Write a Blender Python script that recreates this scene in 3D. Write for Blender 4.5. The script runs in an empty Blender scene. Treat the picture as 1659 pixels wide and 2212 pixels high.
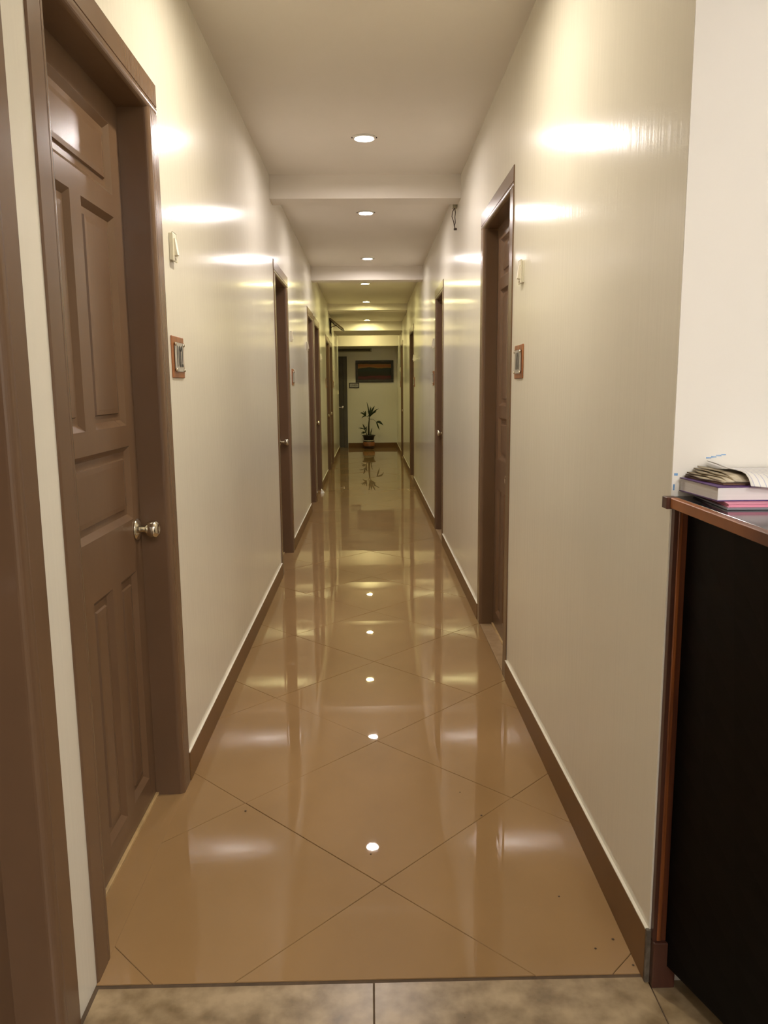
import bpy, bmesh, math, random
from mathutils import Vector, Matrix

random.seed(7)
scene = bpy.context.scene
COL = scene.collection

# ------------------------------------------------------------------ camera
W, H = 1659, 2212
F_PX, PITCH, YAW, ROLL, CAM_Z = 1684.4, 0.15947, 0.0175, -0.00852, 1.3033
cp, sp, cy, sy = math.cos(PITCH), math.sin(PITCH), math.cos(YAW), math.sin(YAW)
fwd = Vector((sy * cp, cy * cp, -sp))
rt0 = Vector((cy, -sy, 0))
up0 = rt0.cross(fwd)
rt = math.cos(ROLL) * rt0 + math.sin(ROLL) * up0
up = -math.sin(ROLL) * rt0 + math.cos(ROLL) * up0
cam_data = bpy.data.cameras.new('camera')
cam_data.sensor_fit = 'HORIZONTAL'
cam_data.sensor_width = 36.0
cam_data.lens = 36.0 * F_PX / W
cam_data.clip_start = 0.02
cam_data.clip_end = 100
cam = bpy.data.objects.new('camera', cam_data)
COL.objects.link(cam)
m3 = Matrix((rt, up, -fwd)).transposed()
cam.matrix_world = Matrix.Translation((0, 0, CAM_Z)) @ m3.to_4x4()
scene.camera = cam

# ------------------------------------------------------------------ world, exposure
world = bpy.data.worlds.new('world')
scene.world = world
world.use_nodes = True
world.node_tree.nodes['Background'].inputs[0].default_value = (0.9, 0.8, 0.65, 1)
world.node_tree.nodes['Background'].inputs[1].default_value = 0.02
scene.view_settings.view_transform = 'Standard'
scene.view_settings.look = 'None'
scene.view_settings.gamma = 1.0
scene.view_settings.use_curve_mapping = False
scene.view_settings.exposure = 0.0

# light levels (used by the lamp builders further down)
NEAR_COL, NEAR_STR = (1.0, 0.91, 0.87), 660.0
FIRST_COL, FIRST_STR = (1.0, 0.90, 0.72), 860.0
FAR_COL, FAR_STR = (1.0, 0.90, 0.41), 510.0
LOBBY_COL, LOBBY_STR = (1.0, 0.96, 0.92), 108.0

# ------------------------------------------------------------------ dimensions
XL, XR = -0.620, 0.599            # corridor wall faces
Y0, YE = 1.53, 17.0               # lobby corner, end wall
YB = -2.6                         # lobby back
XLR = 3.1                         # lobby right wall
SKH, SKT = 0.10, 0.007            # skirting height and thickness

# ------------------------------------------------------------------ helpers
def new_obj(name, data, parent=None):
    o = bpy.data.objects.new(name, data)
    COL.objects.link(o)
    if parent is not None:
        o.parent = parent
        o.matrix_parent_inverse = Matrix.Translation(-total_loc(parent))
    return o

def total_loc(o):
    v = Vector(o.location)
    while o.parent is not None:
        v += Vector(o.matrix_parent_inverse.translation)
        o = o.parent
        v += Vector(o.location)
    return v

def obj(name, bm, mat, parent=None, smooth=False, recalc=True):
    if recalc:
        bmesh.ops.recalc_face_normals(bm, faces=bm.faces)
    me = bpy.data.meshes.new(name)
    bm.to_mesh(me)
    bm.free()
    if smooth:
        for p in me.polygons:
            p.use_smooth = True
    me.materials.append(mat)
    return new_obj(name, me, parent)

def tag(o, label=None, cat=None, group=None, kind=None):
    if label: o['label'] = label
    if cat: o['category'] = cat
    if group: o['group'] = group
    if kind: o['kind'] = kind
    return o

def empty(name, loc):
    o = bpy.data.objects.new(name, None)
    o.empty_display_size = 0.1
    COL.objects.link(o)
    o.location = loc
    return o

def BM():
    return bmesh.new()

def box(bm, x0, x1, y0, y1, z0, z1, bevel=0.0, seg=2):
    vs = [bm.verts.new((x, y, z)) for x in (x0, x1) for y in (y0, y1) for z in (z0, z1)]
    fs = [(0, 1, 3, 2), (4, 6, 7, 5), (0, 4, 5, 1), (2, 3, 7, 6), (0, 2, 6, 4), (1, 5, 7, 3)]
    faces = [bm.faces.new([vs[i] for i in f]) for f in fs]
    if bevel > 0:
        es = list({e for f in faces for e in f.edges})
        bmesh.ops.bevel(bm, geom=es, offset=bevel, segments=seg, affect='EDGES', profile=0.5)
    return bm

def lathe(bm, prof, origin, axis, seg=24):
    axis = Vector(axis).normalized()
    t = Vector((0, 0, 1)) if abs(axis.z) < 0.9 else Vector((1, 0, 0))
    a = axis.cross(t).normalized()
    b = axis.cross(a)
    o = Vector(origin)
    rings = []
    for r, h in prof:
        if r < 1e-6:
            rings.append([bm.verts.new(o + axis * h)])
        else:
            rings.append([bm.verts.new(o + axis * h + r * (math.cos(2 * math.pi * i / seg) * a + math.sin(2 * math.pi * i / seg) * b)) for i in range(seg)])
    for r0, r1 in zip(rings, rings[1:]):
        for i in range(seg):
            j = (i + 1) % seg
            if len(r0) == 1 and len(r1) == 1:
                continue
            if len(r0) == 1:
                bm.faces.new((r0[0], r1[i], r1[j]))
            elif len(r1) == 1:
                bm.faces.new((r0[i], r1[0], r0[j]))
            else:
                bm.faces.new((r0[i], r1[i], r1[j], r0[j]))
    return bm

def tube(bm, pts, r, seg=8, caps=True):
    pts = [Vector(p) for p in pts]
    rr = r if isinstance(r, (list, tuple)) else [r] * len(pts)
    rings = []
    ref = None
    for i, p in enumerate(pts):
        d = (pts[min(i + 1, len(pts) - 1)] - pts[max(i - 1, 0)]).normalized()
        if ref is None:
            ref = d.orthogonal().normalized()
        a = (ref - d * ref.dot(d))
        if a.length < 1e-5:
            a = d.orthogonal()
        a.normalize()
        ref = a
        b = d.cross(a)
        rings.append([bm.verts.new(p + rr[i] * (math.cos(2 * math.pi * k / seg) * a + math.sin(2 * math.pi * k / seg) * b)) for k in range(seg)])
    for r0, r1 in zip(rings, rings[1:]):
        for k in range(seg):
            j = (k + 1) % seg
            bm.faces.new((r0[k], r0[j], r1[j], r1[k]))
    if caps:
        bm.faces.new(rings[0][::-1])
        bm.faces.new(rings[-1])
    return bm

def prism(bm, pts0, pts1):
    a = [bm.verts.new(p) for p in pts0]
    b = [bm.verts.new(p) for p in pts1]
    n = len(a)
    bm.faces.new(a)
    bm.faces.new(b[::-1])
    for i in range(n):
        j = (i + 1) % n
        bm.faces.new((a[i], b[i], b[j], a[j]))
    return bm

# ------------------------------------------------------------------ materials
def principled(name):
    m = bpy.data.materials.new(name)
    m.use_nodes = True
    nt = m.node_tree
    return m, nt, nt.nodes['Principled BSDF']

def mat(name, base, rough=0.5, metal=0.0, spec=0.5, var=0.0, scale=(8, 8, 8), detail=3.0, bump=0.0, bump_scale=None,
        rough_var=0.0, coat=0.0, base2=None, dist=0.001):
    m, nt, bs = principled(name)
    bs.inputs['Roughness'].default_value = rough
    bs.inputs['Metallic'].default_value = metal
    bs.inputs['Specular IOR Level'].default_value = spec
    bs.inputs['Coat Weight'].default_value = coat
    bs.inputs['Coat Roughness'].default_value = 0.08
    tc = nt.nodes.new('ShaderNodeTexCoord')
    mp = nt.nodes.new('ShaderNodeMapping')
    mp.inputs['Scale'].default_value = scale
    nt.links.new(tc.outputs['Object'], mp.inputs['Vector'])
    nz = nt.nodes.new('ShaderNodeTexNoise')
    nz.inputs['Scale'].default_value = 1.0
    nz.inputs['Detail'].default_value = detail
    nt.links.new(mp.outputs['Vector'], nz.inputs['Vector'])
    cr = nt.nodes.new('ShaderNodeValToRGB')
    b2 = base2 if base2 else tuple(c * (1 - var) for c in base)
    cr.color_ramp.elements[0].position = 0.35
    cr.color_ramp.elements[1].position = 0.65
    cr.color_ramp.elements[0].color = (*b2, 1)
    cr.color_ramp.elements[1].color = (*base, 1)
    nt.links.new(nz.outputs['Fac'], cr.inputs['Fac'])
    nt.links.new(cr.outputs['Color'], bs.inputs['Base Color'])
    if rough_var:
        mr = nt.nodes.new('ShaderNodeMapRange')
        mr.inputs['To Min'].default_value = rough - rough_var
        mr.inputs['To Max'].default_value = rough + rough_var
        nt.links.new(nz.outputs['Fac'], mr.inputs['Value'])
        nt.links.new(mr.outputs['Result'], bs.inputs['Roughness'])
    if bump:
        mp2 = nt.nodes.new('ShaderNodeMapping')
        mp2.inputs['Scale'].default_value = bump_scale or scale
        nt.links.new(tc.outputs['Object'], mp2.inputs['Vector'])
        n2 = nt.nodes.new('ShaderNodeTexNoise')
        n2.inputs['Scale'].default_value = 1.0
        n2.inputs['Detail'].default_value = 2.0
        nt.links.new(mp2.outputs['Vector'], n2.inputs['Vector'])
        bp = nt.nodes.new('ShaderNodeBump')
        bp.inputs['Strength'].default_value = bump
        bp.inputs['Distance'].default_value = dist
        nt.links.new(n2.outputs['Fac'], bp.inputs['Height'])
        nt.links.new(bp.outputs['Normal'], bs.inputs['Normal'])
    return m

def emit_mat(name, col, strength):
    m = bpy.data.materials.new(name)
    m.use_nodes = True
    nt = m.node_tree
    nt.nodes.clear()
    e = nt.nodes.new('ShaderNodeEmission')
    e.inputs['Color'].default_value = (*col, 1)
    e.inputs['Strength'].default_value = strength
    o = nt.nodes.new('ShaderNodeOutputMaterial')
    nt.links.new(e.outputs[0], o.inputs[0])
    return m

M = {}
M['wall'] = mat('cream_wall_paint', (0.80, 0.765, 0.665), rough=0.155, spec=0.28, var=0.05, scale=(1.2, 1.2, 0.7),
                bump=1.0, bump_scale=(1, 60, 1.6), dist=0.00045, rough_var=0.02)
M['lobby_wall'] = mat('cream_paint_lobby_lit', (0.80, 0.77, 0.71), rough=0.45, var=0.04, scale=(3, 3, 2), bump=0.15, bump_scale=(40, 40, 40))  # corridor cream made whiter, brighter lobby light put into the colour
M['ceiling'] = mat('matt_ceiling_paint', (0.80, 0.745, 0.67), rough=0.7, var=0.04, scale=(1.5, 1.5, 1.5))
M['brown'] = mat('brown_gloss_paint', (0.158, 0.092, 0.051), rough=0.26, spec=0.4, var=0.10, scale=(6, 6, 3), bump=0.25, bump_scale=(60, 60, 6), dist=0.001)
M['skirt'] = mat('brown_skirting_tile', (0.185, 0.092, 0.032), rough=0.35, spec=0.15, var=0.10, scale=(5, 5, 5))
M['tile'] = mat('polished_beige_tile', (0.315, 0.192, 0.086), rough=0.35, spec=0.03, base2=(0.272, 0.163, 0.069), scale=(2.2, 1.6, 1), detail=5,
                rough_var=0.02)
_b = M['tile'].node_tree.nodes['Principled BSDF']      # polished glaze over the tile body
_b.inputs['Coat Weight'].default_value = 1.0
_b.inputs['Coat Roughness'].default_value = 0.014
_b.inputs['Coat IOR'].default_value = 1.42
M['grout'] = mat('dark_grout', (0.10, 0.062, 0.032), rough=0.8, var=0.3, scale=(30, 30, 30))
M['marble'] = mat('mottled_marble_tile', (0.39, 0.29, 0.17), rough=0.3, base2=(0.18, 0.122, 0.06), scale=(15, 15, 15), detail=8, rough_var=0.06)
M['dirty'] = mat('grimy_tile_edge', (0.13, 0.105, 0.075), rough=0.7, base2=(0.045, 0.032, 0.022), scale=(70, 70, 40), detail=6)
M['stone'] = mat('threshold_stone', (0.42, 0.29, 0.165), rough=0.25, base2=(0.33, 0.22, 0.12), scale=(12, 12, 12), detail=6)
M['strip'] = mat('tan_threshold_strip', (0.55, 0.38, 0.18), rough=0.4, var=0.25, scale=(20, 20, 20))
M['white_plastic'] = mat('cream_switch_plastic', (0.72, 0.67, 0.53), rough=0.35, var=0.04)
M['steel'] = mat('brushed_steel', (0.72, 0.68, 0.58), rough=0.18, metal=1.0, var=0.05, scale=(60, 60, 60))
M['wood'] = mat('varnished_red_wood', (0.40, 0.145, 0.042), rough=0.42, base2=(0.12, 0.036, 0.013), scale=(35, 3, 3), detail=6)
M['wood_v'] = mat('varnished_red_wood_upright', (0.36, 0.11, 0.028), rough=0.28, base2=(0.11, 0.03, 0.010), scale=(50, 50, 2.5), detail=6)
M['wood_v2'] = mat('dark_red_wood_upright', (0.16, 0.045, 0.014), rough=0.3, base2=(0.06, 0.017, 0.008), scale=(50, 50, 2.5), detail=6)
M['wood_dark'] = mat('dark_stained_wood', (0.085, 0.030, 0.018), rough=0.35, var=0.4, scale=(30, 30, 3))
M['black'] = mat('black_laminate', (0.0035, 0.0028, 0.0028), rough=0.5, spec=0.08, var=0.1)
M['black_top'] = mat('black_glossy_laminate', (0.02, 0.02, 0.022), rough=0.12, var=0.2)
M['sign_wood'] = mat('orange_wood_backing', (0.36, 0.135, 0.042), rough=0.35, base2=(0.22, 0.075, 0.024), scale=(40, 40, 9))
M['sign_plate'] = mat('grey_sign_plate', (0.46, 0.43, 0.38), rough=0.18, var=0.10, scale=(10, 10, 10))
M['ink'] = mat('black_sign_ink', (0.03, 0.027, 0.022), rough=0.5)
M['frame_dark'] = mat('dark_picture_frame', (0.035, 0.024, 0.014), rough=0.4, var=0.4, scale=(20, 20, 20))
M['end_door'] = mat('dark_end_door_paint', (0.075, 0.062, 0.040), rough=0.4, var=0.15, scale=(4, 4, 4))
M['glass'] = mat('frosted_glass', (0.32, 0.30, 0.20), rough=0.25, var=0.1)
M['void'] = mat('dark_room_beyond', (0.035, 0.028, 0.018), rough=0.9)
M['sash'] = mat('brown_sash_paint', (0.13, 0.085, 0.04), rough=0.35, var=0.2)
M['fixture'] = mat('dull_fixture_metal', (0.30, 0.27, 0.18), rough=0.4, var=0.1)
M['fixture_dark'] = mat('dark_fixture_plastic', (0.05, 0.04, 0.022), rough=0.5)
M['pot_black'] = mat('black_plastic_pot', (0.02, 0.018, 0.016), rough=0.4, var=0.2)
M['pot_clay'] = mat('painted_clay_pot', (0.36, 0.13, 0.045), rough=0.5, base2=(0.20, 0.075, 0.03), scale=(14, 14, 10))
M['pot_brown'] = mat('dark_glazed_clay', (0.10, 0.055, 0.026), rough=0.35, var=0.4, scale=(20, 20, 20))
M['pot_white'] = mat('white_glaze_band', (0.55, 0.52, 0.42), rough=0.4, var=0.3, scale=(40, 40, 40))
M['soil'] = mat('potting_soil', (0.03, 0.02, 0.012), rough=0.95, var=0.5, scale=(60, 60, 60), bump=0.6, dist=0.004)
M['leaf'] = mat('dark_palm_leaf', (0.030, 0.052, 0.016), rough=0.35, var=0.4, scale=(12, 12, 12))
M['stem'] = mat('fibrous_palm_stem', (0.06, 0.050, 0.024), rough=0.8, var=0.5, scale=(50, 50, 10), bump=0.5, dist=0.003)
M['paper'] = mat('white_paper', (0.78, 0.76, 0.72), rough=0.7, var=0.05, scale=(20, 20, 20))
M['paper_old'] = mat('worn_paper_edge', (0.60, 0.53, 0.40), rough=0.8, base2=(0.22, 0.17, 0.10), scale=(25, 25, 90), detail=6)
M['book_white'] = mat('white_page_block', (0.70, 0.68, 0.68), rough=0.6, var=0.06, scale=(3, 3, 300))
M['book_purple'] = mat('purple_cover', (0.085, 0.035, 0.16), rough=0.4, var=0.2)
M['book_pink'] = mat('pink_cover', (0.78, 0.30, 0.42), rough=0.5, var=0.08)
M['book_grey'] = mat('grey_plastic_folder', (0.22, 0.23, 0.26), rough=0.25, var=0.1)
M['book_brown'] = mat('brown_cloth_cover', (0.13, 0.06, 0.03), rough=0.6, var=0.3)
M['pen_blue'] = mat('blue_ink_mark', (0.10, 0.30, 0.62), rough=0.6, base2=(0.45, 0.55, 0.68), scale=(60, 60, 60))
M['wire'] = mat('brown_wire', (0.045, 0.025, 0.015), rough=0.5)
M['trim_ring'] = mat('white_lamp_trim', (0.80, 0.78, 0.72), rough=0.4)

# ruled ledger page
def ruled_paper():
    m, nt, bs = principled('ruled_ledger_paper')
    bs.inputs['Roughness'].default_value = 0.7
    tc = nt.nodes.new('ShaderNodeTexCoord')
    wv = nt.nodes.new('ShaderNodeTexWave')
    wv.bands_direction = 'X'
    wv.inputs['Scale'].default_value = 28.0
    wv.inputs['Distortion'].default_value = 0.3
    nt.links.new(tc.outputs['Object'], wv.inputs['Vector'])
    cr = nt.nodes.new('ShaderNodeValToRGB')
    cr.color_ramp.elements[0].position = 0.0
    cr.color_ramp.elements[0].color = (0.50, 0.50, 0.62, 1)
    cr.color_ramp.elements[1].position = 0.12
    cr.color_ramp.elements[1].color = (0.80, 0.78, 0.74, 1)
    nt.links.new(wv.outputs['Fac'], cr.inputs['Fac'])
    nt.links.new(cr.outputs['Color'], bs.inputs['Base Color'])
    return m
M['ruled'] = ruled_paper()

# painting: orange sky band, dark hills, red flower field (flat print)
def painting_mat(x0, x1, z0, z1):
    m, nt, bs = principled('landscape_canvas')
    bs.inputs['Roughness'].default_value = 0.5
    tc = nt.nodes.new('ShaderNodeTexCoord')
    sep = nt.nodes.new('ShaderNodeSeparateXYZ')
    nt.links.new(tc.outputs['Object'], sep.inputs[0])
    nz = nt.nodes.new('ShaderNodeTexNoise')
    nz.inputs['Scale'].default_value = 1.0
    nz.inputs['Detail'].default_value = 5.0
    mp = nt.nodes.new('ShaderNodeMapping')
    mp.inputs['Scale'].default_value = (3.5, 1, 9)
    nt.links.new(tc.outputs['Object'], mp.inputs['Vector'])
    nt.links.new(mp.outputs['Vector'], nz.inputs['Vector'])
    mr = nt.nodes.new('ShaderNodeMapRange')
    mr.inputs['From Min'].default_value = z0
    mr.inputs['From Max'].default_value = z1
    nt.links.new(sep.outputs['Z'], mr.inputs['Value'])
    ma = nt.nodes.new('ShaderNodeMath')
    ma.operation = 'MULTIPLY_ADD'
    ma.inputs[1].default_value = 0.26
    nt.links.new(nz.outputs['Fac'], ma.inputs[0])
    nt.links.new(mr.outputs['Result'], ma.inputs[2])
    sub = nt.nodes.new('ShaderNodeMath')
    sub.operation = 'SUBTRACT'
    sub.inputs[1].default_value = 0.13
    nt.links.new(ma.outputs[0], sub.inputs[0])
    cr = nt.nodes.new('ShaderNodeValToRGB')
    el = cr.color_ramp.elements
    stops = [(0.0, (0.03, 0.012, 0.008)), (0.10, (0.075, 0.014, 0.014)), (0.20, (0.12, 0.012, 0.018)), (0.26, (0.025, 0.022, 0.012)),
             (0.45, (0.018, 0.022, 0.012)), (0.62, (0.015, 0.030, 0.028)), (0.69, (0.022, 0.024, 0.012)), (0.715, (0.36, 0.18, 0.045)),
             (0.80, (0.34, 0.095, 0.018)), (0.90, (0.30, 0.13, 0.035)), (0.955, (0.03, 0.025, 0.012))]
    while len(el) < len(stops):
        el.new(0.5)
    for e, (p, c) in zip(el, stops):
        e.position = p
        e.color = (*c, 1)
    nt.links.new(sub.outputs[0], cr.inputs['Fac'])
    nt.links.new(cr.outputs['Color'], bs.inputs['Base Color'])
    return m

# ------------------------------------------------------------------ doors list
# side, y_near, y_far (outer frame), top z, recess, knob end ('far'/'near'), detail
DOORS_L = [(0.545, 1.450, 2.17, 0.085, 'near'), (1.557, 2.460, 2.180, 0.085, 'far'), (5.30, 6.19, 2.135, 0.075, 'far'),
           (8.10, 8.93, 2.112, 0.075, 'near'), (9.04, 10.02, 2.100, 0.075, 'far'), (11.50, 12.50, 2.052, 0.075, 'far'),
           (12.57, 13.45, 2.028, 0.075, 'far')]
DOORS_R = [(3.32, 4.245, 2.185, 0.070, 'near'), (6.36, 7.15, 2.140, 0.075, 'far'), (10.55, 11.60, 2.122, 0.075, 'near'),
           (13.90, 14.80, 2.104, 0.075, 'far')]
TRANSOM = (12.72, 13.36, 2.13, 2.39)

# ------------------------------------------------------------------ structure: walls
def wall_with_holes(name, xa, xb, ya, yb, za, zb, holes, m):
    ys = sorted({ya, yb, *[v for h in holes for v in h[:2]]})
    bm = BM()
    for y0, y1 in zip(ys, ys[1:]):
        ym = (y0 + y1) / 2
        hs = sorted([(h[2], h[3]) for h in holes if h[0] < ym < h[1]])
        z = za
        for h0, h1 in hs:
            if h0 > z + 1e-6:
                box(bm, xa, xb, y0, y1, z, h0)
            z = h1
        if z < zb:
            box(bm, xa, xb, y0, y1, z, zb)
    bmesh.ops.remove_doubles(bm, verts=bm.verts, dist=1e-5)
    o = obj(name, bm, m)
    tag(o, kind='structure')
    return o

YWL, YWR = 16.15, 17.0
wl = wall_with_holes('wall_left', XL - 0.2, XL, YB, YWL, -0.05, 2.75, [(d[0], d[1], -0.05, d[2]) for d in DOORS_L] + [TRANSOM], M['wall'])
wr = wall_with_holes('wall_right', XR, XR + 0.2, Y0, YWR, -0.05, 2.75, [(d[0], d[1], -0.05, d[2]) for d in DOORS_R], M['wall'])
bm = BM(); box(bm, XR + 0.0005, XLR, Y0 - 0.002, Y0 + 0.15, -0.05, 2.75)
wf = tag(obj('wall_lobby_front', bm, M['lobby_wall']), kind='structure')
bm = BM(); box(bm, XLR, XLR + 0.15, YB, Y0 + 0.15, -0.05, 2.75)
tag(obj('wall_lobby_right', bm, M['lobby_wall']), kind='structure')
bm = BM(); box(bm, XL - 0.2, XLR + 0.15, YB - 0.15, YB, -0.05, 2.75)
tag(obj('wall_lobby_back', bm, M['lobby_wall']), kind='structure')
bm = BM(); box(bm, -2.2, XR + 0.2, YE, YE + 0.15, -0.05, 2.75)
tag(obj('wall_end', bm, M['wall']), kind='structure')
bm = BM(); box(bm, -2.35, -2.2, YWL - 0.15, YE + 0.15, -0.05, 2.75)
tag(obj('wall_passage_left', bm, M['wall']), kind='structure')
bm = BM(); box(bm, -2.2, XL - 0.2, YWL - 0.15, YWL, -0.05, 2.75)
tag(obj('wall_passage_front', bm, M['wall']), kind='structure')

# blue pen marks and scuffs on the lobby wall, beside the counter
def stroke(pts, w, parent):
    bm = BM()
    for (xa, za), (xb, zb) in zip(pts, pts[1:]):
        box(bm, xa, xb, Y0 - 0.0026, Y0 - 0.0018, min(za, zb) - w, max(za, zb) + w)
    return obj('pen_mark', bm, M['pen_blue'], parent)
stroke([(0.665, 1.158), (0.675, 1.1595), (0.685, 1.162), (0.695, 1.164), (0.704, 1.1655)], 0.0004, wf)
stroke([(0.603, 1.126), (0.610, 1.127)], 0.002, wf)
stroke([(0.602, 1.100), (0.605, 1.102)], 0.005, wf)

# ------------------------------------------------------------------ structure: ceilings and beams
def slab(name, x0, x1, y0, y1, z0, z1, m, kind='structure'):
    bm = BM(); box(bm, x0, x1, y0, y1, z0, z1)
    return tag(obj(name, bm, m), kind=kind)
slab('ceiling_lobby', XL, XLR, YB, Y0, 2.633, 2.75, M['ceiling'])
slab('ceiling', XL, XR, Y0, 5.22, 2.633, 2.75, M['ceiling'])
slab('ceiling', XL, XR, 5.40, 8.80, 2.60, 2.75, M['ceiling'])
slab('ceiling', XL, XR, 8.98, 12.30, 2.56, 2.75, M['ceiling'])
slab('ceiling', XL, XR, 12.45, 14.20, 2.45, 2.75, M['ceiling'])
slab('ceiling', XL, XR, 15.55, 16.15, 2.50, 2.75, M['ceiling'])
slab('ceiling_passage', -2.2, XR, 16.30, YE, 2.50, 2.75, M['ceiling'])
slab('trim_1', XL, XR, 5.22, 5.40, 2.487, 2.75, M['ceiling'])       # ceiling beams across the corridor
slab('trim_2', XL, XR, 8.80, 8.98, 2.452, 2.75, M['ceiling'])
slab('trim_3', XL, XR, 12.30, 12.45, 2.462, 2.75, M['ceiling'])
slab('trim_4', XL, XR, 14.20, 15.55, 2.290, 2.75, M['ceiling'])
slab('trim_5', XL - 0.2, XR, 16.15, 16.30, 2.118, 2.75, M['ceiling'])
slab('trim_6', -2.2, XL - 0.2, 16.15, 16.30, 2.50, 2.75, M['ceiling'])

# ------------------------------------------------------------------ structure: floors
floor = slab('floor', XL, XR, 1.543, YE, -0.06, -0.0025, M['grout'])
floor_p = slab('floor_passage', -2.2, XL, YWL, YE, -0.06, 0.0, M['tile'])
floor_l = slab('floor_lobby', XL, XLR, YB, 1.543, -0.06, -0.0025, M['grout'])

def clip_poly(poly, x0, x1, y0, y1):
    def cut(p, f, inter):
        out = []
        for i in range(len(p)):
            a, b = p[i], p[(i + 1) % len(p)]
            fa, fb = f(a), f(b)
            if fa >= 0: out.append(a)
            if (fa >= 0) != (fb >= 0):
                t = fa / (fa - fb)
                out.append((a[0] + t * (b[0] - a[0]), a[1] + t * (b[1] - a[1])))
        return out
    for f in (lambda q: q[0] - x0, lambda q: x1 - q[0], lambda q: q[1] - y0, lambda q: y1 - q[1]):
        poly = cut(poly, f, None)
        if len(poly) < 3: return []
    return poly

def area(p):
    return 0.5 * abs(sum(p[i][0] * p[(i + 1) % len(p)][1] - p[(i + 1) % len(p)][0] * p[i][1] for i in range(len(p))))

def tile_obj(poly, parent, m, tilt, z=0.0):
    cx = sum(p[0] for p in poly) / len(poly); cyy = sum(p[1] for p in poly) / len(poly)
    ax, ay, dz = random.gauss(0, tilt), random.gauss(0, tilt), random.uniform(-0.0003, 0.0003)
    top = lambda p, k: (cx + (p[0] - cx) * k, cyy + (p[1] - cyy) * k)
    bm = BM()
    rings = []
    for inset, zz in ((0.0, -0.006), (0.0, -0.0011), (0.0012, 0.0)):
        ring = []
        for p in poly:
            d = math.hypot(p[0] - cx, p[1] - cyy)
            k = 1 - inset / max(d, 0.01)
            q = top(p, k)
            ring.append(bm.verts.new((q[0], q[1], z + zz + dz + (ax * (q[0] - cx) + ay * (q[1] - cyy) if zz > -0.005 else 0))))
        rings.append(ring)
    for r0, r1 in zip(rings, rings[1:]):
        n = len(r0)
        for i in range(n):
            bm.faces.new((r0[i], r0[(i + 1) % n], r1[(i + 1) % n], r1[i]))
    bm.faces.new(rings[-1])
    return obj('tile', bm, m, parent)

D = 0.6 * math.sqrt(2)
T0, TX, ROT = 1.886, 0.0187, -0.0048
g = 0.0008
for mi in range(-4, 24):
    for ni in range(-4, 24):
        c = (TX + (mi - ni) * D / 2, T0 + D / 2 + (mi + ni) * D / 2)
        if not (-1.4 < c[0] < 1.4 and 0.8 < c[1] < YE + 0.6):
            continue
        hd = D / 2 - g * 1.4
        pts = [(c[0], c[1] - hd), (c[0] + hd, c[1]), (c[0], c[1] + hd), (c[0] - hd, c[1])]
        pts = [(TX + (p[0] - TX) + ROT * (p[1] - T0), p[1] - ROT * (p[0] - TX)) for p in pts]
        poly = clip_poly(pts, XL + 0.001, XR - 0.001, 1.551, YE)
        if len(poly) >= 3 and area(poly) > 4e-4:
            tile_obj(poly, floor, M['tile'], 0.0011)
P = 0.6075
for i in range(0, 7):
    for j in range(0, 7):
        xa, xb = XL + 0.008 + i * P + 0.0015, XL + 0.008 + (i + 1) * P - 0.0015
        ya, yb = 1.541 - (j + 1) * 0.6 + 0.0015, 1.541 - j * 0.6 - 0.0015
        poly = clip_poly([(xa, ya), (xb, ya), (xb, yb), (xa, yb)], XL, XLR, YB, 1.541)
        if len(poly) >= 3 and area(poly) > 1e-3:
            tile_obj(poly, floor_l, M['marble'], 0.0006)

# ------------------------------------------------------------------ structure: skirtings
def skirting(side, y0, y1, h0=SKH, h1=SKH):
    """tile skirting whose height may taper along the wall (the tiles were cut by hand)"""
    x0 = XL if side == 'left' else XR
    s = 1 if side == 'left' else -1
    def run(xa, xb, low, high):
        bm = BM()
        prism(bm, [(xa, y0, low(h0)), (xb, y0, low(h0)), (xb, y0, high(h0)), (xa, y0, high(h0))],
              [(xa, y1, low(h1)), (xb, y1, low(h1)), (xb, y1, high(h1)), (xa, y1, high(h1))])
        return bm
    o = tag(obj('baseboard_' + side, run(x0, x0 + s * SKT, lambda h: 0.0, lambda h: h - 0.002), M['skirt']), kind='structure')
    obj('paint_edge', run(x0, x0 + s * (SKT + 0.0005), lambda h: h - 0.002, lambda h: h + 0.001), M['wall'], o)
def runs(doors, a, b):
    y = a
    for d in sorted(doors):
        if d[0] - y > 0.03: yield (y, d[0] - 0.0005)
        y = d[1] + 0.0005
    if b - y > 0.03: yield (y, b)
for a, b in runs(DOORS_L, YB, YWL):
    if a > 2.0:
        skirting('left', a, b)
for a, b in runs(DOORS_R, Y0 + 0.002, YE):
    if a < 2.0:
        skirting('right', a, b, 0.126, 0.092)
    else:
        skirting('right', a, b, 0.092, 0.092)
bm = BM(); box(bm, XR - SKT, XR + 0.004, Y0 - 0.007, Y0 + 0.0015, 0, 0.127, 0.001, 1)
tag(obj('baseboard_corner', bm, M['dirty']), kind='structure')
bm = BM(); box(bm, -0.465, XR - SKT, YE - SKT, YE, 0, SKH)
tag(obj('baseboard_end', bm, M['skirt']), kind='structure')

# ------------------------------------------------------------------ doors
def jamb_profile(w=0.09, depth=0.12, proud=0.005):
    p = [(0.0, depth), (0.0, -proud + 0.003), (0.003, -proud), (w - 0.027, -proud), (w - 0.025, -proud + 0.004), (w - 0.023, -proud)]
    r = 0.016
    for k in range(0, 7):
        a = math.pi / 2 * k / 6
        p.append((w - r + r * math.sin(a), -proud + r - r * math.cos(a)))
    p.append((w, depth))
    return p

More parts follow.
